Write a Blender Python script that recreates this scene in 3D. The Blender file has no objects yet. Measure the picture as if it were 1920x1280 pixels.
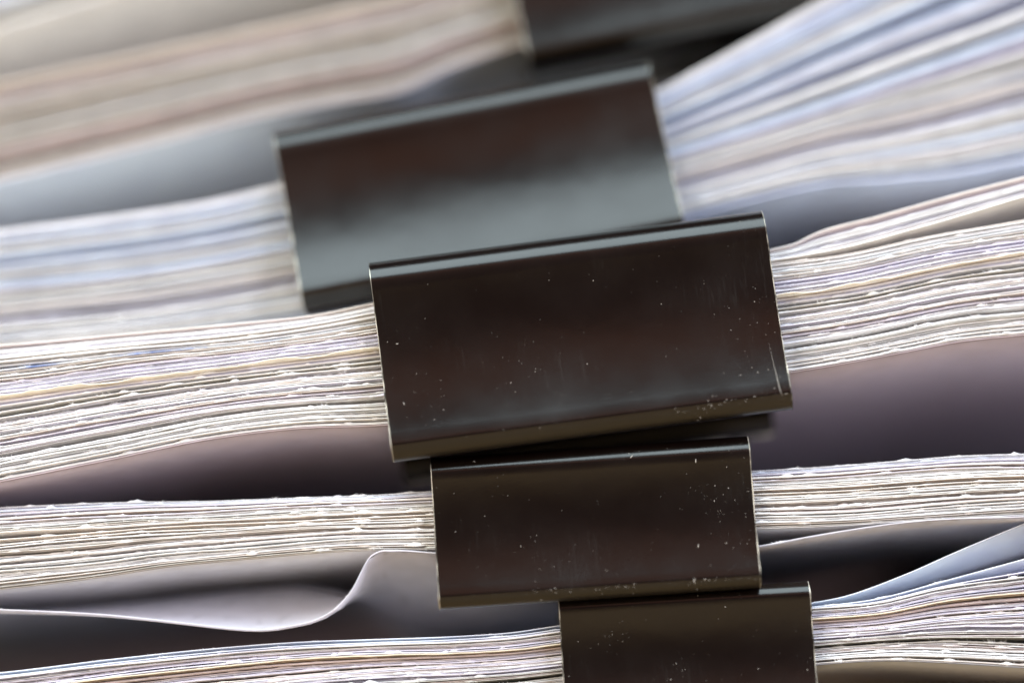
import bpy, math, random
import numpy as np
from mathutils import Matrix, Vector

# ------------------------------------------------------------------ camera, light, exposure
MM = 0.001
PITCH, ROLL, DIST, LENS = math.radians(7.5), math.radians(3.5), 325.0, 90.0
TZ = 56.0                                     # height (mm) of the point in the middle of the view
FSTOP, FOCUS = 3.1, 327.0
F_ = np.array([0, math.cos(PITCH), math.sin(PITCH)])
U0 = np.array([1.0, 0, 0]); V0 = np.array([0, -math.sin(PITCH), math.cos(PITCH)])
U_ = math.cos(ROLL) * U0 - math.sin(ROLL) * V0
V_ = math.sin(ROLL) * U0 + math.cos(ROLL) * V0
CAM = np.array([0, 0, TZ]) - DIST * F_

scene = bpy.context.scene
col = scene.collection
cd = bpy.data.cameras.new('camera'); cam = bpy.data.objects.new('camera', cd); col.objects.link(cam)
m = Matrix.Identity(4)
for r in range(3):
    m[r][0], m[r][1], m[r][2], m[r][3] = U_[r], V_[r], -F_[r], CAM[r] * MM
cam.matrix_world = m
cd.sensor_width = 36.0; cd.lens = LENS; cd.clip_start = 0.01; cd.clip_end = 50
cd.dof.use_dof = True; cd.dof.focus_distance = FOCUS * MM; cd.dof.aperture_fstop = FSTOP
cd.dof.aperture_blades = 9
scene.camera = cam

w = bpy.data.worlds.new('World'); scene.world = w; w.use_nodes = True
bg = w.node_tree.nodes['Background']
bg.inputs['Color'].default_value = (0.62, 0.42, 0.42, 1); bg.inputs['Strength'].default_value = 0.11

def area(name, loc, target, sx, sy, power, color):
    l = bpy.data.lights.new(name, 'AREA'); l.shape = 'RECTANGLE'; l.size = sx; l.size_y = sy
    l.energy = power; l.color = color
    o = bpy.data.objects.new(name, l); col.objects.link(o); o.location = loc
    o.rotation_euler = (Vector(target) - Vector(loc)).to_track_quat('-Z', 'Y').to_euler()
    return o
area('window_light', (-0.10, -0.70, 1.04), (0, 0, 0.06), 1.3, 0.90, 20, (0.80, 0.95, 1.0))
area('left_fill', (-1.00, -0.72, 0.36), (0, 0, 0.05), 0.8, 0.62, 18, (1.0, 0.94, 0.89))  # warm side fill, added to brighten paper edges and undersides
area('right_fill', (1.00, -0.72, 0.38), (0, 0, 0.05), 0.8, 0.62, 18, (0.75, 0.80, 1.0))  # cool side fill, added to light the gaps and undersides from the right

# dim added light behind the camera, giving the clip faces a red-brown reflection
area('warm_reflection_fill', (0.0, -1.12, 0.47), (0, 0, 0.06), 1.3, 0.22, 0.45, (1.0, 0.42, 0.25))

scene.view_settings.view_transform = 'Standard'; scene.view_settings.look = 'None'
scene.view_settings.exposure = 0.32; scene.view_settings.gamma = 1.0
scene.view_settings.use_curve_mapping = False
scene.render.engine = 'CYCLES'
scene.cycles.use_denoising = True
scene.cycles.max_bounces = 14; scene.cycles.diffuse_bounces = 12

# ------------------------------------------------------------------ helpers
rng = random.Random(7)
nrg = np.random.default_rng(7)
PXS = LENS / 36.0 * 1920.0

def px2w(px, py, y):
    """a photo pixel (1920 wide) to the point where its ray meets the plane at depth y (mm)"""
    d = F_ + U_ * (px - 960) / PXS - V_ * (py - 640) / PXS
    k = (y - CAM[1]) / d[1]
    return CAM + d * k

def curve(pts, y):
    P = np.array([px2w(a, b, y) for a, b in pts]); X, Z = P[:, 0], P[:, 2]
    h = np.diff(X); s = np.diff(Z) / h
    mm_ = np.zeros(len(X)); mm_[0], mm_[-1] = s[0], s[-1]
    for i in range(1, len(X) - 1):
        a, b = s[i - 1], s[i]
        mm_[i] = (a * h[i] + b * h[i - 1]) / (h[i] + h[i - 1])
    def f(x):
        x = np.asarray(x, float)
        xi = np.clip(x, X[0], X[-1])
        k = np.clip(np.searchsorted(X, xi, 'right') - 1, 0, len(X) - 2)
        t = (xi - X[k]) / h[k]
        z = ((2*t**3-3*t**2+1)*Z[k] + (t**3-2*t**2+t)*h[k]*mm_[k] + (-2*t**3+3*t**2)*Z[k+1] + (t**3-t**2)*h[k]*mm_[k+1])
        lo, hi = np.minimum(x - X[0], 0), np.maximum(x - X[-1], 0)
        return z + mm_[0] * lo + mm_[-1] * 40 * (1 - np.exp(-hi / 40))
    return f

def mesh(name, V, faces, mats, parent=None, smooth=True, mat_idx=None):
    me = bpy.data.meshes.new(name)
    V = np.asarray(V, np.float32) * MM
    faces = np.asarray(faces, np.int32)
    me.vertices.add(len(V)); me.vertices.foreach_set('co', V.ravel())
    n = faces.shape[1]
    me.loops.add(faces.size); me.loops.foreach_set('vertex_index', faces.ravel())
    me.polygons.add(len(faces))
    me.polygons.foreach_set('loop_start', np.arange(0, faces.size, n, dtype=np.int32))
    me.polygons.foreach_set('loop_total', np.full(len(faces), n, np.int32))
    for mt in (mats if isinstance(mats, (list, tuple)) else [mats]): me.materials.append(mt)
    if mat_idx is not None: me.polygons.foreach_set('material_index', np.asarray(mat_idx, np.int32))
    me.polygons.foreach_set('use_smooth', np.full(len(faces), smooth))
    me.update(calc_edges=True)
    o = bpy.data.objects.new(name, me); col.objects.link(o)
    if parent is not None: o.parent = parent
    return o

def thing(name, label, cat, loc, group=None):
    o = bpy.data.objects.new(name, None); col.objects.link(o); o.empty_display_size = 0.01
    o.location = Vector(loc) * MM; o['label'] = label; o['category'] = cat
    if group: o['group'] = group
    return o

def smooth_noise(seed):
    """a smooth field of two variables, about -1..1"""
    r = np.random.default_rng(seed); a = r.uniform(0, 6.28, 6); kx = r.uniform(.5, 1.5, 6); kt = r.uniform(-1.3, 1.3, 6); ph = r.uniform(.6, 1, 6)
    return lambda x, t: sum(ph[i] * np.sin(kx[i] * x + kt[i] * t + a[i]) for i in range(6)) / 3.0

def vnoise(n, step, r):
    """1-D value noise on n samples"""
    k = int(n / step) + 3; v = r.uniform(-1, 1, k); p = np.arange(n) / step + r.uniform(0, 1)
    i = p.astype(int); f = p - i; f = f*f*(3-2*f)
    return v[i] * (1 - f) + v[np.minimum(i + 1, k - 1)] * f

# ------------------------------------------------------------------ materials
def new_mat(name):
    mt = bpy.data.materials.new(name); mt.use_nodes = True
    nt = mt.node_tree; return mt, nt, nt.nodes['Principled BSDF']

def paper(name, c, ink=None, text=False):
    mt, nt, b = new_mat(name); N, L = nt.nodes, nt.links
    tc = N.new('ShaderNodeTexCoord')
    nz = N.new('ShaderNodeTexNoise'); nz.inputs['Scale'].default_value = 260; nz.inputs['Detail'].default_value = 6
    L.new(tc.outputs['Object'], nz.inputs['Vector'])
    rp = N.new('ShaderNodeValToRGB'); rp.color_ramp.elements[0].position = .3; rp.color_ramp.elements[1].position = .7
    rp.color_ramp.elements[0].color = tuple(v * .93 for v in c) + (1,); rp.color_ramp.elements[1].color = tuple(min(v * 1.04, .93) for v in c) + (1,)
    L.new(nz.outputs['Fac'], rp.inputs['Fac'])
    out = rp.outputs['Color']
    if ink or text:
        mp = N.new('ShaderNodeMapping'); L.new(tc.outputs['Object'], mp.inputs['Vector'])
        n2 = N.new('ShaderNodeTexNoise'); L.new(mp.outputs['Vector'], n2.inputs['Vector'])
        if ink:
            mp.inputs['Scale'].default_value = (60, 30, 30); n2.inputs['Scale'].default_value = 1.0; n2.inputs['Detail'].default_value = 7; n2.inputs['Roughness'].default_value = .7
            lo, hi, cc = .50, .66, ink
        else:
            mp.inputs['Scale'].default_value = (520, 330, 20); n2.inputs['Scale'].default_value = 1.0; n2.inputs['Detail'].default_value = 1
            lo, hi, cc = .58, .62, (.12, .11, .12)
        r2 = N.new('ShaderNodeValToRGB'); r2.color_ramp.elements[0].position = lo; r2.color_ramp.elements[1].position = hi
        L.new(n2.outputs['Fac'], r2.inputs['Fac']); fac = r2.outputs['Color']
        if ink:                                    # only the left part of the sheet was printed on
            sx = N.new('ShaderNodeSeparateXYZ'); L.new(tc.outputs['Object'], sx.inputs['Vector'])
            mr = N.new('ShaderNodeMapRange'); mr.inputs['From Min'].default_value = -.028; mr.inputs['From Max'].default_value = -.036
            L.new(sx.outputs['X'], mr.inputs['Value'])
            mu = N.new('ShaderNodeMath'); mu.operation = 'MULTIPLY'; L.new(mr.outputs['Result'], mu.inputs[0]); L.new(fac, mu.inputs[1]); fac = mu.outputs[0]
        if text:                                   # a few printed lines, read through the sheet
            sx = N.new('ShaderNodeSeparateXYZ'); L.new(tc.outputs['Object'], sx.inputs['Vector'])
            wv = N.new('ShaderNodeMath'); wv.operation = 'MULTIPLY'; wv.inputs[1].default_value = 900; L.new(sx.outputs['Y'], wv.inputs[0])
            sn = N.new('ShaderNodeMath'); sn.operation = 'SINE'; L.new(wv.outputs[0], sn.inputs[0])
            gt = N.new('ShaderNodeMath'); gt.operation = 'GREATER_THAN'; gt.inputs[1].default_value = .2; L.new(sn.outputs[0], gt.inputs[0])
            mu = N.new('ShaderNodeMath'); mu.operation = 'MULTIPLY'; L.new(gt.outputs[0], mu.inputs[0]); L.new(fac, mu.inputs[1])
            m2 = N.new('ShaderNodeMath'); m2.operation = 'MULTIPLY'; m2.inputs[1].default_value = .13; L.new(mu.outputs[0], m2.inputs[0]); fac = m2.outputs[0]
        mx = N.new('ShaderNodeMixRGB'); L.new(fac, mx.inputs['Fac']); L.new(out, mx.inputs['Color1']); mx.inputs['Color2'].default_value = cc + (1,)
        out = mx.outputs['Color']
    L.new(out, b.inputs['Base Color']); b.inputs['Roughness'].default_value = .75; b.inputs['Specular IOR Level'].default_value = .15
    bp = N.new('ShaderNodeBump'); bp.inputs['Strength'].default_value = .25; bp.inputs['Distance'].default_value = .00008
    n3 = N.new('ShaderNodeTexNoise'); n3.inputs['Scale'].default_value = 2500; L.new(tc.outputs['Object'], n3.inputs['Vector'])
    L.new(n3.outputs['Fac'], bp.inputs['Height']); L.new(bp.outputs['Normal'], b.inputs['Normal'])
    tr = N.new('ShaderNodeBsdfTranslucent'); L.new(out, tr.inputs['Color'])
    ms = N.new('ShaderNodeMixShader'); ms.inputs['Fac'].default_value = .3
    L.new(b.outputs['BSDF'], ms.inputs[1]); L.new(tr.outputs['BSDF'], ms.inputs[2])
    L.new(ms.outputs['Shader'], N['Material Output'].inputs['Surface'])
    return mt

PM = {
    'white': paper('paper_white', (.89, .88, .865)), 'blue': paper('paper_cool', (.80, .845, .93)),
    'lav': paper('paper_lavender', (.82, .80, .87)), 'warm': paper('paper_warm', (.88, .835, .785)),
    'cream': paper('paper_cream', (.88, .84, .75)), 'grey': paper('paper_recycled', (.67, .65, .60)),
    'rose': paper('paper_rose', (.82, .74, .73)), 'manila': paper('paper_manila', (.82, .73, .58)),
    'ink': paper('paper_blue_ink', (.80, .82, .84), ink=(.04, .15, .52)),
    'text': paper('paper_printed', (.77, .76, .81), text=True),
    'taupe': paper('paper_taupe', (.60, .53, .48)), 'fan': paper('paper_ice_blue', (.82, .86, .94)), 'cool_underside': paper('paper_cool_underside', (.70, .76, .90)), 'mauve_underside': paper('paper_mauve_underside', (.70, .63, .69)),  # underside tints: cool light on the bottom sheets is put into their colour
}
FIB = paper('paper_fibre', (.9, .89, .87))

def clip_mats():
    mt, nt, b = new_mat('black_enamel'); N, L = nt.nodes, nt.links
    b.inputs['Base Color'].default_value = (.0026, .0012, .0008, 1); b.inputs['IOR'].default_value = 1.52
    tc = N.new('ShaderNodeTexCoord')
    nz = N.new('ShaderNodeTexNoise'); nz.inputs['Scale'].default_value = 90; nz.inputs['Detail'].default_value = 8
    L.new(tc.outputs['Object'], nz.inputs['Vector'])
    mr = N.new('ShaderNodeMapRange'); mr.inputs['From Min'].default_value = .3; mr.inputs['From Max'].default_value = .7
    mr.inputs['To Min'].default_value = .17; mr.inputs['To Max'].default_value = .25
    L.new(nz.outputs['Fac'], mr.inputs['Value']); L.new(mr.outputs['Result'], b.inputs['Roughness'])
    n2 = N.new('ShaderNodeTexNoise'); n2.inputs['Scale'].default_value = 4200; n2.inputs['Detail'].default_value = 2
    L.new(tc.outputs['Object'], n2.inputs['Vector'])
    bp = N.new('ShaderNodeBump'); bp.inputs['Strength'].default_value = .12; bp.inputs['Distance'].default_value = .00004
    L.new(n2.outputs['Fac'], bp.inputs['Height']); L.new(bp.outputs['Normal'], b.inputs['Normal'])
    # fine dust film: sparse tiny grains
    vo = N.new('ShaderNodeTexVoronoi'); vo.inputs['Scale'].default_value = 2600; L.new(tc.outputs['Object'], vo.inputs['Vector'])
    lt = N.new('ShaderNodeMath'); lt.operation = 'LESS_THAN'; lt.inputs[1].default_value = .09; L.new(vo.outputs['Distance'], lt.inputs[0])
    sp = N.new('ShaderNodeSeparateColor'); L.new(vo.outputs['Color'], sp.inputs['Color'])
    gt = N.new('ShaderNodeMath'); gt.operation = 'GREATER_THAN'; gt.inputs[1].default_value = .95; L.new(sp.outputs['Red'], gt.inputs[0])
    mu = N.new('ShaderNodeMath'); mu.operation = 'MULTIPLY'; L.new(lt.outputs[0], mu.inputs[0]); L.new(gt.outputs[0], mu.inputs[1])
    mx = N.new('ShaderNodeMixRGB'); L.new(mu.outputs[0], mx.inputs['Fac']); mx.inputs['Color1'].default_value = (.0026, .0012, .0008, 1); mx.inputs['Color2'].default_value = (.12, .11, .1, 1)
    L.new(mx.outputs['Color'], b.inputs['Base Color'])
    # rubbed patches: short upright scuffs where the paint has been handled
    mp = N.new('ShaderNodeMapping'); mp.inputs['Scale'].default_value = (2600, 300, 240); mp.inputs['Rotation'].default_value = (0, .25, 0); L.new(tc.outputs['Object'], mp.inputs['Vector'])
    s1 = N.new('ShaderNodeTexNoise'); s1.inputs['Scale'].default_value = 1; s1.inputs['Detail'].default_value = 3; L.new(mp.outputs['Vector'], s1.inputs['Vector'])
    s2 = N.new('ShaderNodeTexNoise'); s2.inputs['Scale'].default_value = 75; s2.inputs['Detail'].default_value = 3; L.new(tc.outputs['Object'], s2.inputs['Vector'])
    q1 = N.new('ShaderNodeMapRange'); q1.inputs['From Min'].default_value = .56; q1.inputs['From Max'].default_value = .72; L.new(s1.outputs['Fac'], q1.inputs['Value'])
    q2 = N.new('ShaderNodeMapRange'); q2.inputs['From Min'].default_value = .50; q2.inputs['From Max'].default_value = .68; L.new(s2.outputs['Fac'], q2.inputs['Value'])
    qm = N.new('ShaderNodeMath'); qm.operation = 'MULTIPLY'; L.new(q1.outputs['Result'], qm.inputs[0]); L.new(q2.outputs['Result'], qm.inputs[1])
    mx2 = N.new('ShaderNodeMixRGB'); L.new(qm.outputs[0], mx2.inputs['Fac']); L.new(mx.outputs['Color'], mx2.inputs['Color1']); mx2.inputs['Color2'].default_value = (.0075, .0065, .0058, 1)
    L.new(mx2.outputs['Color'], b.inputs['Base Color'])
    n5 = N.new('ShaderNodeTexNoise'); n5.inputs['Scale'].default_value = 130; n5.inputs['Detail'].default_value = 2; L.new(tc.outputs['Object'], n5.inputs['Vector'])
    bp2 = N.new('ShaderNodeBump'); bp2.inputs['Strength'].default_value = .10; bp2.inputs['Distance'].default_value = .0006
    L.new(n5.outputs['Fac'], bp2.inputs['Height']); L.new(bp.outputs['Normal'], bp2.inputs['Normal']); L.new(bp2.outputs['Normal'], b.inputs['Normal'])
    # bare cut edge: enamel worn off in patches
    me_, nt2, b2 = new_mat('worn_cut_edge'); N2, L2 = nt2.nodes, nt2.links
    tc2 = N2.new('ShaderNodeTexCoord'); n4 = N2.new('ShaderNodeTexNoise'); n4.inputs['Scale'].default_value = 420; n4.inputs['Detail'].default_value = 5
    L2.new(tc2.outputs['Object'], n4.inputs['Vector'])
    r4 = N2.new('ShaderNodeValToRGB'); r4.color_ramp.elements[0].position = .38; r4.color_ramp.elements[1].position = .62
    r4.color_ramp.elements[0].color = (.03, .027, .022, 1); r4.color_ramp.elements[1].color = (.62, .58, .48, 1)
    L2.new(n4.outputs['Fac'], r4.inputs['Fac']); L2.new(r4.outputs['Color'], b2.inputs['Base Color'])
    b2.inputs['Metallic'].default_value = .6; b2.inputs['Roughness'].default_value = .42
    ms_, nt3, b3 = new_mat('nickel_wire'); b3.inputs['Metallic'].default_value = 1; b3.inputs['Roughness'].default_value = .25; b3.inputs['Base Color'].default_value = (.6, .59, .57, 1)
    md, nt4, b4 = new_mat('dust'); b4.inputs['Base Color'].default_value = (.40, .37, .32, 1); b4.inputs['Roughness'].default_value = .9
    return mt, me_, ms_, md
M_BLACK, M_EDGE, M_WIRE, M_DUST = clip_mats()

def wood():
    mt, nt, b = new_mat('desk_wood'); N, L = nt.nodes, nt.links
    tc = N.new('ShaderNodeTexCoord'); mp = N.new('ShaderNodeMapping'); mp.inputs['Scale'].default_value = (3, 40, 3)
    L.new(tc.outputs['Object'], mp.inputs['Vector'])
    nz = N.new('ShaderNodeTexNoise'); nz.inputs['Scale'].default_value = 2.2; nz.inputs['Detail'].default_value = 8; nz.inputs['Distortion'].default_value = .6
    L.new(mp.outputs['Vector'], nz.inputs['Vector'])
    r = N.new('ShaderNodeValToRGB'); r.color_ramp.elements[0].position = .3; r.color_ramp.elements[1].position = .7
    r.color_ramp.elements[0].color = (.38, .23, .09, 1); r.color_ramp.elements[1].color = (.56, .37, .17, 1)
    L.new(nz.outputs['Fac'], r.inputs['Fac']); L.new(r.outputs['Color'], b.inputs['Base Color']); b.inputs['Roughness'].default_value = .45
    return mt

# ------------------------------------------------------------------ bundles of paper
XL, XR = -140.0, 157.0
FINE = np.arange(-78, 78.01, .42)
XF = np.concatenate([np.linspace(XL, -79, 18), FINE, np.linspace(79, XR, 22)])
XB = np.concatenate([np.linspace(XL, -78, 12), np.arange(-76, 76.1, 2.0), np.linspace(78, XR, 14)])

SLOPE = 3.2                                   # mm the sheets dip behind the clip jaws
class Bundle:
    def __init__(s, label, y, guides, seed, clip_x, group='bundles of paper piled on the desk', back=205, below=None):
        s.y = y; s.ts = sorted(guides); s.cv = [curve(guides[t], y) for t in s.ts]
        s.rng = np.random.default_rng(seed); s.n1 = smooth_noise(seed * 3 + 1); s.n2 = smooth_noise(seed * 3 + 2); s.back = back
        s.cx0, s.cx1 = clip_x; s.below = below
        s.o = thing('paper_bundle', label, 'paper bundle', (0, y, float(s.zg(0.0, 0.0))), group)
        s.org = np.array([0, y, float(s.zg(0.0, 0.0))]); s.fib = []
    def sag(s, x):
        """how far the bundle sinks behind its clip until it lies on the one below"""
        x = np.asarray(x, float)
        if s.below is None: return np.zeros_like(x)
        return np.maximum(s.zg(x, 0.) - s.below.zg(x, 1.) - .4, 0) * .35 + s.below.sag(x)
    def zg(s, x, t):
        x = np.asarray(x, float); zs = [c(x) for c in s.cv]
        k = int(np.clip(np.searchsorted(s.ts, t, 'right') - 1, 0, len(s.ts) - 2))
        f = (t - s.ts[k]) / (s.ts[k + 1] - s.ts[k])
        return zs[k] * (1 - f) + zs[k + 1] * f
    def z(s, x, t, amp=1.0):
        x = np.asarray(x, float)
        d = np.maximum(np.maximum(s.cx0 - x, x - s.cx1), 0); k = 1 - np.exp(-d / 14.0)
        T = float(s.zg(0.0, 1.0) - s.zg(0.0, 0.0)); e = min(1.0, 6 * t, 6 * (1 - t)) if amp == 1.0 else amp
        return s.zg(x, t) + e * k * (.34 * s.n1(x / 17.0, t * T / .85) + .11 * s.n2(x / 5.0, t * T / .25))
    def sheet(s, t, dy=0., mat='white', th=.13, nub=1., phase=0., curl=0., wave=0., shape=None, label=None):
        r = s.rng
        yaw = r.uniform(-.005, .005); ye = lambda x, n: s.y + dy + yaw * (x - 10) + n
        zF = s.z(XF, t) if shape is None else shape[0](XF)
        zB = s.z(XB, t) if shape is None else shape[0](XB)
        nF = len(XF)
        # torn edge: evenly spaced burrs left by the perforation
        burr = np.zeros(nF)
        if nub > 0:
            pos = np.arange(XL + phase, XR, 7.05) + r.uniform(-.35, .35, len(np.arange(XL + phase, XR, 7.05)))
            for p in pos:
                a = (r.uniform(.3, 1.15) if r.random() < .6 else r.uniform(0, .2)) * nub; wd = r.uniform(.35, 1.15)
                burr += a * np.exp(-((XF - p) / wd) ** 4)
                if abs(p) < 75 and r.random() < .75: s.fib.append((p, wd, t, dy, a, shape))
        fuzz = np.abs(vnoise(nF, 1.6, r)) * .5 + np.abs(vnoise(nF, 4, r)) * .5
        fuzz2 = .35 + np.abs(vnoise(nF, 2.2, r))
        yn = .10 * vnoise(nF, 22, r) + .03 * vnoise(nF, 2, r)
        wz = wave * vnoise(nF, 9, r) + .5 * wave * vnoise(nF, 3, r) if wave else 0
        yfr = ye(XF, yn)
        up = burr * (.05 + .38 * fuzz * fuzz2); fw = burr * (.10 + .45 * fuzz) + (.05 * fuzz)
        A = np.stack([XF, yfr + .8, zF + th / 2], 1); B = np.stack([XF, yfr, zF + th / 2 + up + wz], 1)
        C = np.stack([XF, yfr - fw, zF - th / 2 - up * .25 + wz], 1); D = np.stack([XF, yfr + .8, zF - th / 2], 1)
        V = [np.stack([A, B, C, D], 1).reshape(-1, 3)]
        i = np.arange(nF - 1) * 4; F = []
        for k in range(3): F.append(np.stack([i + k, i + k + 1, i + k + 5, i + k + 4], 1))
        base = nF * 4
        rings = [.8, 3, 9, 28, 55, 90, 126, s.back] if shape is None else [.8, 2, 4, 7, 11, 16, 22, 30, 45, 70, 100, 126, s.back]
        nB = len(XB); nR = len(rings); sg = s.sag(XB)
        for sgn in (1, -1):
            R = []
            for q in rings:
                z = zB + curl * (math.exp(-q / 4.5) - 1) * (1 if shape is None else 0)
                if shape is not None:
                    u = min(max((q - .8) / shape[2], 0), 1); u = u * u * (3 - 2 * u); z = zB * (1 - u) + shape[1](XB) * u
                u = min(max((q - 6) / 120., 0), 1); z = z - sg * u * u * (3 - 2 * u) - SLOPE * (1 - math.exp(-q / 30.0))
                R.append(np.stack([XB, ye(XB, 0) + q, z + sgn * th / 2], 1))
            V.append(np.stack(R, 1).reshape(-1, 3))
            j = (np.arange(nB - 1)[:, None] * nR + np.arange(nR - 1)[None, :]).ravel() + base
            q4 = np.stack([j, j + nR, j + nR + 1, j + 1], 1)
            F.append(q4 if sgn > 0 else q4[:, ::-1]); base += nB * nR
        o = mesh('sheet', np.concatenate(V) - s.org, np.concatenate(F), PM[mat], s.o)
        if label: o['label'] = label
        return o
    def fill(s, n, mats, dy=(0, 2.0), t0=0., t1=1., gaps=(), nub=1., dyf=None, gk=1.0):
        """n sheets between t0 and t1, in tight clumps with open gaps between them"""
        r = s.rng; step = []
        while len(step) < n:
            for _ in range(int(r.integers(2, 6))): step.append(r.uniform(.3, .8))
            step[-1] += gk * min(r.exponential(1.3) + .2, 3.5)
        step = np.array(step[:n]); tt = np.cumsum(step); tt = (tt - tt[0]) / (tt[-1] - tt[0]) * (t1 - t0) + t0
        names = list(mats); pw = np.array([mats[k] for k in names], float); pw /= pw.sum()
        ph = r.uniform(0, 7); last = None; d = 0
        T = float(s.zg(-40.0, t1) - s.zg(-40.0, t0)) / (t1 - t0)
        for i, t in enumerate(tt):
            gap = (tt[i + 1] - t) * T - .16 if i + 1 < n else 0
            if any(a < t < b for a, b in gaps): continue
            ph = (ph + r.uniform(.8, 2.2)) % 7.05
            mt = last if (last and r.random() < .35) else names[int(r.choice(len(names), p=pw))]
            last = mt
            d = r.uniform(*dy) + (dyf(t) if dyf else 0)
            s.sheet(float(t), d, mt, th=r.uniform(.07, .115), nub=nub * (1 if r.random() < .75 else .25), phase=ph, curl=-gap * r.uniform(.35, .85) if gap > .12 else r.uniform(-.03, .03))
    def fibres(s, every=1.0):
        """loose paper fibres standing out of the torn edges"""
        r = s.rng; V, F = [], []
        for (p, wd, t, dy, a, shape) in s.fib:
            for _ in range(int(r.integers(5, 15) * every)):
                x = p + r.uniform(-1.3, 1.3) * wd
                z = float(s.z(x, t)) if shape is None else float(shape[0](x))
                y = s.y + dy + .1; L = r.uniform(.2, .95) * (.4 + .6 * a); ang = r.uniform(-2.6, 2.6) * .6
                dx, dz = math.sin(ang) * L, abs(math.cos(ang)) * L * (.75 if r.random() < .7 else -.5); w2 = r.uniform(.014, .04)
                b = len(V); bend = r.uniform(-.2, .2) * L; fy = r.uniform(-.9, -.1) * L
                for k, ww in ((0, w2), (.55, w2 * .8), (1, .004)):
                    cx = x + dx * k + bend * k * (1 - k) * 3; cz = z + dz * k; cy = y + fy * k
                    V += [(cx - ww * math.cos(ang), cy, cz + ww * math.sin(ang)), (cx + ww * math.cos(ang), cy, cz - ww * math.sin(ang))]
                F += [(b, b + 1, b + 3, b + 2), (b + 2, b + 3, b + 5, b + 4)]
        if V:
            o = mesh('torn_fibres', np.array(V) - s.org, F, FIB, s.o); o['kind'] = 'stuff'

# ------------------------------------------------------------------ binder clips
def clip_profile(H, L, mt, mb):
    """outer line of the folded steel, upper mouth to lower mouth; (y, z), spine at y = 0 facing -y"""
    h = H / 2; P = []
    rt = .115 * H; rb = .045 * H; lip = .055 * H
    # upper tube
    R = .068 * H; cy, cz = L, mt + R + .1
    for a in np.linspace(-250, 55, 12): P.append((cy + R * math.sin(math.radians(a)) * -1, cz + R * math.cos(math.radians(a))))
    P = [(cy + R * math.cos(q), cz + R * math.sin(q)) for q in np.linspace(math.radians(80), math.radians(-250), 16)]
    up = []
    for a in np.linspace(80, 0, 10):                        # top roll
        up.append((rt * (1 - math.cos(math.radians(a))), h - rt + rt * math.sin(math.radians(a))))
    arm0 = up[0]; arm1 = (L - 1.2 * R, mt + .25)
    P = P + [(arm1[0] + (arm0[0] - arm1[0]) * k, arm1[1] + (arm0[1] - arm1[1]) * k) for k in (0, .2, .45, .7, .9)]
    P += up
    zt, zb = h - rt, -h + rb * .62 + lip * .78
    sag = .036 * H
    for k in np.linspace(.06, .96, 16):                     # hollowed face of the spine
        P.append((sag * (1 - (2 * k - 1) ** 2), zt + (zb - zt) * k))
    y0, z0 = P[-1]
    a0 = math.radians(6); c = (y0 + rb * math.cos(a0), z0 - rb * math.sin(a0) - .1)
    for a in np.linspace(0, 46, 7): q = math.radians(a); P.append((c[0] - rb * math.cos(q), c[1] - rb * math.sin(q)))
    ly, lz = P[-1]; q = math.radians(46)
    P.append((ly + lip * math.sin(q), lz - lip * math.cos(q)))
    ly, lz = P[-1]
    P.append((ly + .35, lz - .12))
    arm0 = (ly + .8, lz - .08); arm1 = (L - 1.2 * R, mb - .25)
    P += [(arm0[0] + (arm1[0] - arm0[0]) * k, arm0[1] + (arm1[1] - arm0[1]) * k) for k in (0, .1, .3, .55, .8, 1)]
    cy, cz = L, mb - R - .1
    P += [(cy + R * math.cos(q), cz + R * math.sin(q)) for q in np.linspace(math.radians(250), math.radians(-80), 16)]
    P = np.array(P); fr = P[:, 0] < .16 * H; zz = P[fr, 1]; f = (P[:, 0] < .3 * L)
    P[f, 1] = (P[f, 1] - zz.min()) / (zz.max() - zz.min()) * H * 1.035 - h
    return P

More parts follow.
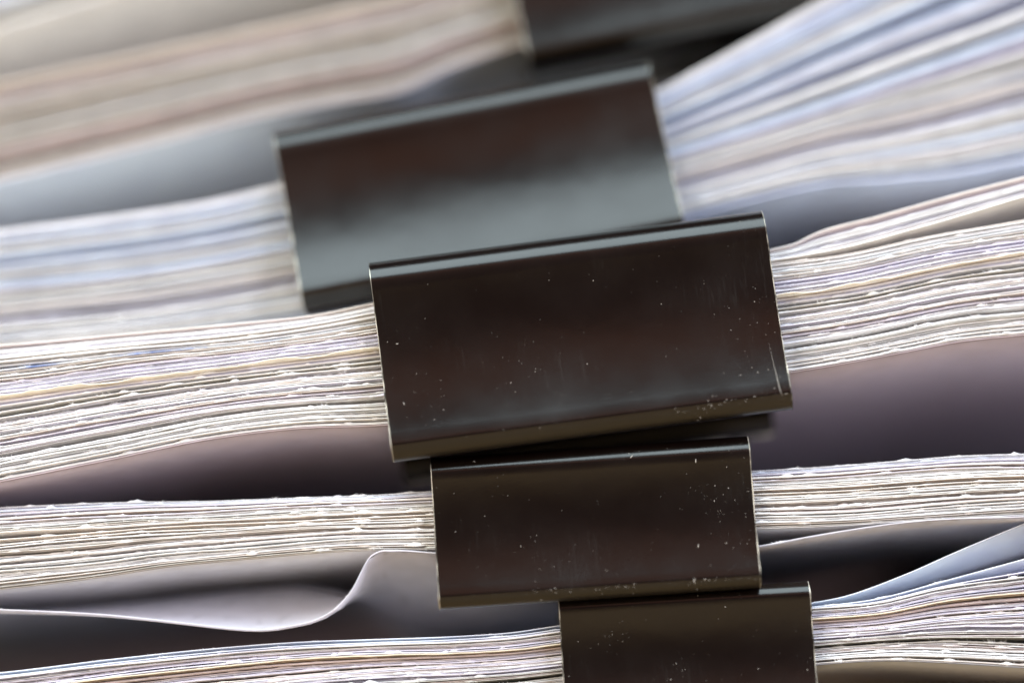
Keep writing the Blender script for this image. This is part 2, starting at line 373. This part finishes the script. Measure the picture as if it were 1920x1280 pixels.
def binder_clip(label, c, W, H, L, roll, lean, mouth, seed, ndust=260, scratch=False, group='black binder clips on the piled bundles'):
    """c = world point (mm) of the middle of the spine; mouth = (upper, lower) z of the paper relative to c"""
    r = np.random.default_rng(seed)
    t = thing('binder_clip', label, 'binder clip', c, group)
    t.rotation_euler = (-lean, -roll, 0)
    k = L * math.tan(lean) - SLOPE * (1 - math.exp(-L / 30.0))
    mt, mb = mouth[0] + k + .15, mouth[1] + k - .15
    P = clip_profile(H, L, mt, mb)
    d = np.gradient(P, axis=0); d /= np.linalg.norm(d, axis=1)[:, None] + 1e-9
    nrm = np.stack([d[:, 1], -d[:, 0]], 1)                  # to the left of travel
    if nrm[len(P) // 2][0] < 0: nrm = -nrm
    Q = P + nrm * .42
    nx = 25; xs = np.linspace(-W / 2, W / 2, nx); n = len(P)
    xs = np.concatenate([[-W/2, -W/2 + .11], xs[1:-1], [W/2 - .11, W/2]]); nx = len(xs)
    V = []
    jit = .05 * vnoise(n, 2.2, r) + .03 * vnoise(n, 1.1, r)   # burrs along the cut
    for i, x in enumerate(xs):
        V += [(x + (jit[j] if i in (0, nx - 1) else 0), a, b) for j, (a, b) in enumerate(P)]
    for x in xs: V += [(x, a, b) for a, b in Q]
    F, MI = [], []
    off = nx * n
    for i in range(nx - 1):
        for j in range(n - 1):
            a = i * n + j; F.append((a, a + n, a + n + 1, a + 1)); MI.append(1 if i in (0, nx - 2) else 0)
            F.append((off + a, off + a + 1, off + a + n + 1, off + a + n)); MI.append(0)
    def dupq(q):                                            # own corners: the cut stays crisp
        b = len(V); V.extend([V[i] for i in q]); F.append((b, b + 1, b + 2, b + 3)); MI.append(1)
    for j in range(n - 1):
        dupq((j, j + 1, off + j + 1, off + j))
        a = (nx - 1) * n + j; dupq((a, off + a, off + a + 1, a + 1))
    for i in range(nx - 1):
        for j in (0, n - 1):
            a = i * n + j; dupq((a, a + n, off + a + n, off + a) if j else (a, off + a, off + a + n, a + n))
    mesh('spring_body', V, F, [M_BLACK, M_EDGE], t, True, MI)
    # wire handles folded flat along the paper
    R = .068 * H
    for sg, mz in ((1, mt), (-1, mb)):
        zc = mz + sg * (R + .1); path = []
        hw, hl = W * .30, H * 1.35
        path = [(-hw - 2.2, L, zc), (-hw, L, zc), (-hw + .4, L + 2, zc - sg * .6), (-hw * .55, L + hl * .7, zc - sg * (R - .9) - k / L * hl * .7)]
        for a in np.linspace(180, 0, 9): q = math.radians(a); path.append((hw * .5 * math.cos(q), L + hl * .78 + hw * .4 * math.sin(q), zc - sg * (R - .9) - k / L * hl * .85))
        path += [(hw * .55, L + hl * .7, zc - sg * (R - .9) - k / L * hl * .7), (hw - .4, L + 2, zc - sg * .6), (hw, L, zc), (hw + 2.2, L, zc)]
        pts = [Vector(p) for p in path]; wr = .036 * H; V, F = [], []
        for i, p in enumerate(pts):
            tn = (pts[min(i + 1, len(pts) - 1)] - pts[max(i - 1, 0)]).normalized()
            s1 = tn.cross(Vector((0, 0, 1))).normalized(); s2 = s1.cross(tn)
            for q in range(8): a = q * math.pi / 4; V.append(tuple(p + (s1 * math.cos(a) + s2 * math.sin(a)) * wr))
        for i in range(len(pts) - 1):
            for q in range(8): F.append((i*8+q, i*8+(q+1) % 8, (i+1)*8+(q+1) % 8, (i+1)*8+q))
        mesh('handle', V, F, M_WIRE, t)
    # dust: flakes and short lint lying on the spine
    face = [j for j in range(n) if P[j][0] < .16 * H and -H * .5 < P[j][1] < H * .5]
    V, F = [], []
    cl = [(r.uniform(-.48, .48) * W, r.uniform(0, 1)) for _ in range(6)]
    for q in range(int(ndust * .8)):
        if r.random() < .55:
            g = cl[int(r.integers(len(cl)))]; x = g[0] + r.normal(0, .035) * W; u = g[1] + r.normal(0, .06)
        else:
            x = r.uniform(-.495, .495) * W; u = r.uniform(0, 1)
        if r.random() < .16: x = (.5 - abs(r.normal(0, .05))) * W; 
        if abs(x) > W * .495 or not 0 <= u < 1: continue
        f = u * (len(face) - 1); j = int(f); f -= j; j0, j1 = face[j], face[min(j + 1, len(face) - 1)]
        p = P[j0] * (1 - f) + P[j1] * f; nn = -nrm[j0]; tg = d[j0]
        sz = min(.014 * math.exp(abs(r.normal(0, .75))), .075); el = 1 + (r.random() < .12) * r.uniform(1, 5); a = r.uniform(0, 6.28)
        b = len(V); k6 = 6
        for ring, (rad, hh) in enumerate(((1, -.3), (.6, .5))):
            for i in range(k6):
                qa = i * 6.283 / k6; rr = sz * rad * r.uniform(.7, 1.2)
                lx, ls = rr * el * math.cos(qa), rr * math.sin(qa)
                gx, gs = lx * math.cos(a) - ls * math.sin(a), lx * math.sin(a) + ls * math.cos(a)
                V.append((x + gx, p[0] + tg[0] * gs + nn[0] * sz * hh, p[1] + tg[1] * gs + nn[1] * sz * hh))
        for i in range(k6): F.append((b + i, b + (i + 1) % k6, b + k6 + (i + 1) % k6, b + k6 + i))
        F += [(b + 6, b + 7, b + 8, b + 9), (b + 6, b + 9, b + 10, b + 11)]
    if scratch:                                             # a fine scratch by the end of the spine
        for (x0, u0, x1, u1, wd) in ((.464, .52, .478, .84, .016), (.469, .6, .476, .75, .010)):
            prev = None
            for kk in np.linspace(0, 1, 12):
                f = (u0 + (u1 - u0) * kk) * (len(face) - 1); j = int(f); f -= j
                p = P[face[j]] * (1 - f) + P[face[j + 1]] * f; x = (x0 + (x1 - x0) * kk) * W; ww = wd * math.sin(math.pi * min(max(kk, .04), .96))
                V += [(x - ww, p[0] - .012, p[1]), (x + ww, p[0] - .012, p[1])]
                if prev is not None: F.append((prev, prev + 1, len(V) - 1, len(V) - 2))
                prev = len(V) - 2
    o = mesh('dust', V, F, M_DUST, t); o['kind'] = 'stuff'
    return t

def clip_from_px(label, tl, tr, bl, br, y, lean, bundle, seed, **kw):
    c4 = [px2w(*p, y) for p in (tl, tr, bl, br)]
    c = sum(c4) / 4
    ax = ((c4[1] - c4[0]) + (c4[3] - c4[2])) / 2; roll = math.atan2(ax[2], ax[0])
    W = math.hypot(ax[0], ax[2]); up = ((c4[0] - c4[2]) + (c4[1] - c4[3])) / 2; H = math.hypot(up[0], up[2]) / math.cos(lean)
    mo = (float(bundle.zg(c[0], 1.0)) - c[2], float(bundle.zg(c[0], 0.0)) - c[2])
    print('clip', round(W, 1), round(H, 1), 'mouth', mo, 'z', c[2])
    return binder_clip(label, c, W, H, H * 1.12, roll, lean, mo, seed, **kw)

# ------------------------------------------------------------------ the pile
def cx(a, b, y): return (px2w(a, 640, y)[0], px2w(b, 640, y)[0])

# 5: lowest bundle
B5 = Bundle('lowest thin bundle with tan sheet and blue-white sheets fanning up, in the smallest clip', 6.0, {
    0: [(-200, 1405), (0, 1388), (500, 1345), (1050, 1298), (1300, 1272), (1530, 1243), (1650, 1235), (1800, 1239), (1920, 1246), (2150, 1252)],
    .90: [(-200, 1290), (0, 1272), (200, 1248), (400, 1228), (560, 1215), (700, 1208), (860, 1203), (960, 1196), (1050, 1184), (1300, 1160), (1525, 1140), (1645, 1130), (1766, 1103), (1920, 1082), (2150, 1050)],
    .94: [(-200, 1284), (0, 1267), (200, 1243), (400, 1222), (560, 1210), (700, 1204), (860, 1198), (960, 1191), (1050, 1179), (1300, 1156), (1525, 1137), (1645, 1122), (1766, 1090), (1920, 1048), (2150, 985)],
    1: [(-200, 1275), (0, 1260), (200, 1236), (400, 1215), (560, 1203), (700, 1198), (860, 1192), (960, 1185), (1050, 1172), (1300, 1150), (1525, 1129), (1570, 1121), (1700, 1076), (1800, 1032), (1920, 982), (2150, 892)],
}, 51, cx(1047, 1525, 6))
B5.fill(70, {'white': 5, 'warm': 3, 'rose': 2, 'lav': 3, 'grey': 1}, (0, 1.6), 0, .90)
zc = lambda b, t: (lambda x: b.zg(x, t))
B5.sheet(.91, .2, 'lav', nub=.3, phase=4, shape=(zc(B5, .912), zc(B5, .934), 9.0)); B5.sheet(.945, .4, 'fan', nub=.6, phase=2, shape=(zc(B5, .94), lambda x: B5.zg(x, .915) + .5, 6.0)); B5.sheet(1.0, .8, 'fan', nub=.05, shape=(zc(B5, 1.0), lambda x: B5.zg(x, .952) + .5, 8.0)); B5.sheet(-.02, .5, 'cool_underside', nub=0)
B5.sheet(.725, -.5, 'manila', th=.16, nub=.2, wave=.06, label='tan card sheet among the white sheets')
B5.fibres()

# 4
g4b = [(-200, 1125), (0, 1103), (200, 1078), (300, 1062), (450, 1047), (650, 1031), (820, 1028), (1100, 1010), (1420, 990), (1600, 983), (1700, 976), (1920, 964), (2150, 955)]
B4 = Bundle('thin bundle of white sheets with a curled loose sheet hanging below it', 4.0, {
    0: g4b,
    1: [(-200, 960), (0, 948), (250, 938), (360, 937), (560, 930), (700, 925), (806, 918), (1100, 900), (1413, 880), (1550, 872), (1700, 860), (1800, 852), (1920, 848), (2150, 850)],
}, 42, cx(812, 1418, 4), below=B5)
B4.fill(74, {'white': 7, 'warm': 2, 'blue': 1, 'lav': 1.5, 'grey': 1.5, 'rose': 1}, (0, 2.2), dyf=lambda t: 2.5 * max(0, t - .75) / .25)
c_edge = curve([(-200, 1136), (0, 1142), (200, 1152), (350, 1168), (430, 1177), (490, 1180), (550, 1172), (600, 1158), (640, 1130), (664, 1098), (678, 1070), (690, 1048), (708, 1035), (740, 1032), (815, 1036), (1100, 1030), (1425, 1023), (1522, 1005), (1726, 976), (1920, 968), (2150, 958)], 4.0)
c_deep = curve([(-200, 1122), (0, 1106), (200, 1086), (450, 1056), (560, 1052), (640, 1075), (690, 1110), (760, 1140), (815, 1150), (1000, 1120), (1200, 1060), (1425, 1000), (1522, 993), (1726, 975), (1920, 966), (2150, 957)], 4.0)
B4.sheet(-.02, -.3, 'text', nub=.45, phase=3, shape=(c_edge, c_deep, 26.0), label='loose sheet curling down away from the bundle')
B4.fibres()

# 3
B3 = Bundle('thick bundle of white and cream sheets with a blue inked edge, in the scratched clip', 3.0, {
    0: [(-200, 935), (0, 898), (200, 858), (400, 818), (560, 799), (715, 793), (1100, 745), (1480, 694), (1600, 674), (1690, 657), (1800, 636), (1920, 623), (2150, 600)],
    .865: [(-200, 692), (0, 676), (200, 655), (450, 630), (600, 608), (700, 590), (1100, 540), (1450, 492), (1586, 474), (1741, 440), (1920, 409), (2150, 370)],
    .885: [(-200, 688), (0, 672), (200, 651), (450, 626), (600, 605), (700, 586), (1100, 536), (1450, 487), (1586, 463), (1724, 425), (1920, 368), (2150, 310)],
    1: [(-200, 655), (0, 640), (200, 622), (450, 599), (600, 582), (693, 563), (1100, 515), (1449, 461), (1500, 447), (1519, 437), (1655, 397), (1780, 362), (1920, 326), (2150, 270)],
}, 33, cx(705, 1465, 3), below=B4)
B3.fill(108, {'white': 9, 'warm': 2.5, 'blue': 1.2, 'lav': 2, 'grey': 1, 'rose': .5}, (0, 1.9), 0, .86, gaps=[(.583, .602), (.782, .80)])
B3.sheet(.79, .2, 'ink', nub=.4, label='sheet with blue ink along its edge')
B3.sheet(.595, -.6, 'cream', th=.10, nub=0, wave=.22, label='cream sheet with a ragged wavy edge'); B3.sheet(.586, .3, 'warm', th=.12, nub=0, wave=.05)
for t, d, mt, nb in ((.886, .3, 'white', .3), (.892, .9, 'warm', .3), (.90, 2.2, 'rose', .5), (.915, 2.6, 'white', .6), (.93, 3.4, 'lav', .8), (.945, 2.6, 'white', 1), (.953, 4, 'warm', .5), (.962, 3.0, 'white', .4), (.978, 4.5, 'lav', 0), (.992, 3.4, 'rose', 0), (1.0, 3.0, 'warm', 0)):
    B3.sheet(t, d, mt, nub=nb, phase=t * 90 % 7)
B3.sheet(-.012, .6, 'mauve_underside', nub=.1); B3.fibres()

# 2
B2 = Bundle('blurred bundle of blue-white sheets flaring up steeply beside its clip with the blue-grey sheen', 17.5, {
    0: [(-200, 690), (0, 664), (300, 632), (560, 592), (800, 545), (1100, 465), (1275, 408), (1440, 364), (1540, 342), (1690, 330), (1800, 318), (1920, 296), (2150, 260)],
    .5: [(-200, 575), (0, 550), (300, 515), (560, 470), (800, 420), (1100, 345), (1260, 302), (1400, 262), (1540, 218), (1750, 155), (1920, 103), (2150, 30)],
    1: [(-200, 452), (0, 428), (250, 396), (400, 372), (530, 342), (800, 282), (1100, 205), (1235, 165), (1300, 130), (1400, 75), (1530, 2), (1700, -90), (1920, -200), (2150, -310)],
}, 24, cx(535, 1255, 17.5), below=B3)
B2.fill(92, {'blue': 7, 'lav': 2.5, 'white': 5, 'warm': .4}, (0, 2.5), gaps=[(.475, .505), (.30, .315)], nub=.3, gk=2.0)
B2.sheet(-.012, 1.0, 'cool_underside', nub=.3); B2.fibres(.4)

# 1
B1 = Bundle('far blurred bundle of warm grey sheets, second from the top of the pile', 27.5, {
    0: [(-200, 372), (0, 335), (250, 275), (500, 212), (640, 186), (760, 163), (830, 130), (970, 82), (1250, 10), (1550, -75), (1700, -165), (1920, -295), (2150, -410)],
    1: [(-200, 195), (0, 150), (300, 88), (500, 45), (700, 0), (960, -62), (1250, -130), (1550, -205), (1700, -270), (1920, -430), (2150, -570)],
}, 15, cx(960, 1680, 27.5), below=B2)
B1.fill(56, {'warm': 2, 'grey': 4, 'rose': 2, 'lav': 1, 'taupe': 3}, (0, 2.5), nub=.6, gk=1.8)
B1.sheet(-.012, .6, 'fan', nub=0)

# 0
B0 = Bundle('pale bundle topmost in the pile, only its corner and underside showing', 34.0, {
    0: [(-200, 108), (0, 50), (160, 0), (500, -108), (900, -210), (1300, -300), (1700, -440), (1920, -570), (2150, -700)],
    1: [(-200, -80), (0, -140), (160, -190), (500, -300), (900, -400), (1300, -490), (1700, -630), (1920, -770), (2150, -900)],
}, 6, cx(900, 1500, 34), below=B1)
B0.fill(24, {'white': 3, 'blue': 2, 'grey': 1}, (0, 2.0), nub=.3)

# ------------------------------------------------------------------ clips
clip_from_px('narrowest black binder clip at the foot of the pile, on the lowest bundle', (1047, 1122), (1520, 1095), (1060, 1352), (1535, 1322), 4.0, math.radians(3.6), B5, 5, ndust=240)
clip_from_px('middle-sized black binder clip on the bundle with the curled loose sheet', (806, 862), (1408, 823), (823, 1142), (1425, 1098), 2.0, math.radians(4.0), B4, 4, ndust=380)
clip_from_px('wide black binder clip, sharp and dusty, with a scratch by its end', (693, 493), (1437, 398), (733, 865), (1484, 762), 0.0, math.radians(4.3), B3, 3, ndust=460, scratch=True)
clip_from_px('wide blurred black binder clip with a broad blue-grey sheen, on the flaring bundle', (518, 243), (1226, 106), (560, 578), (1276, 440), 14.0, math.radians(8.8), B2, 2, ndust=200)
clip_from_px('blurred black binder clip on the warm grey bundle, topmost of the clips', (930, -190), (1615, -325), (992, 125), (1680, -20), 24.0, math.radians(0), B1, 1, ndust=60)

# ------------------------------------------------------------------ desk under the pile
bpy.context.view_layer.update()
low = min((o.matrix_world @ Vector(c)).z for o in col.objects if o.type == 'MESH' for c in o.bound_box)
print('lowest', low)
S = [(-700, -900), (800, -900), (800, 420), (-700, 420)]; zt, zb = low / MM - .1, low / MM - 28
V = [(x, y, z) for z in (zb, zt) for x, y in S]
o = mesh('desk', V, [(4, 5, 6, 7), (3, 2, 1, 0), (0, 1, 5, 4), (1, 2, 6, 5), (2, 3, 7, 6), (3, 0, 4, 7)], wood(), None, False)
o['kind'] = 'structure'
print('cam z', CAM, 'desk', zt)
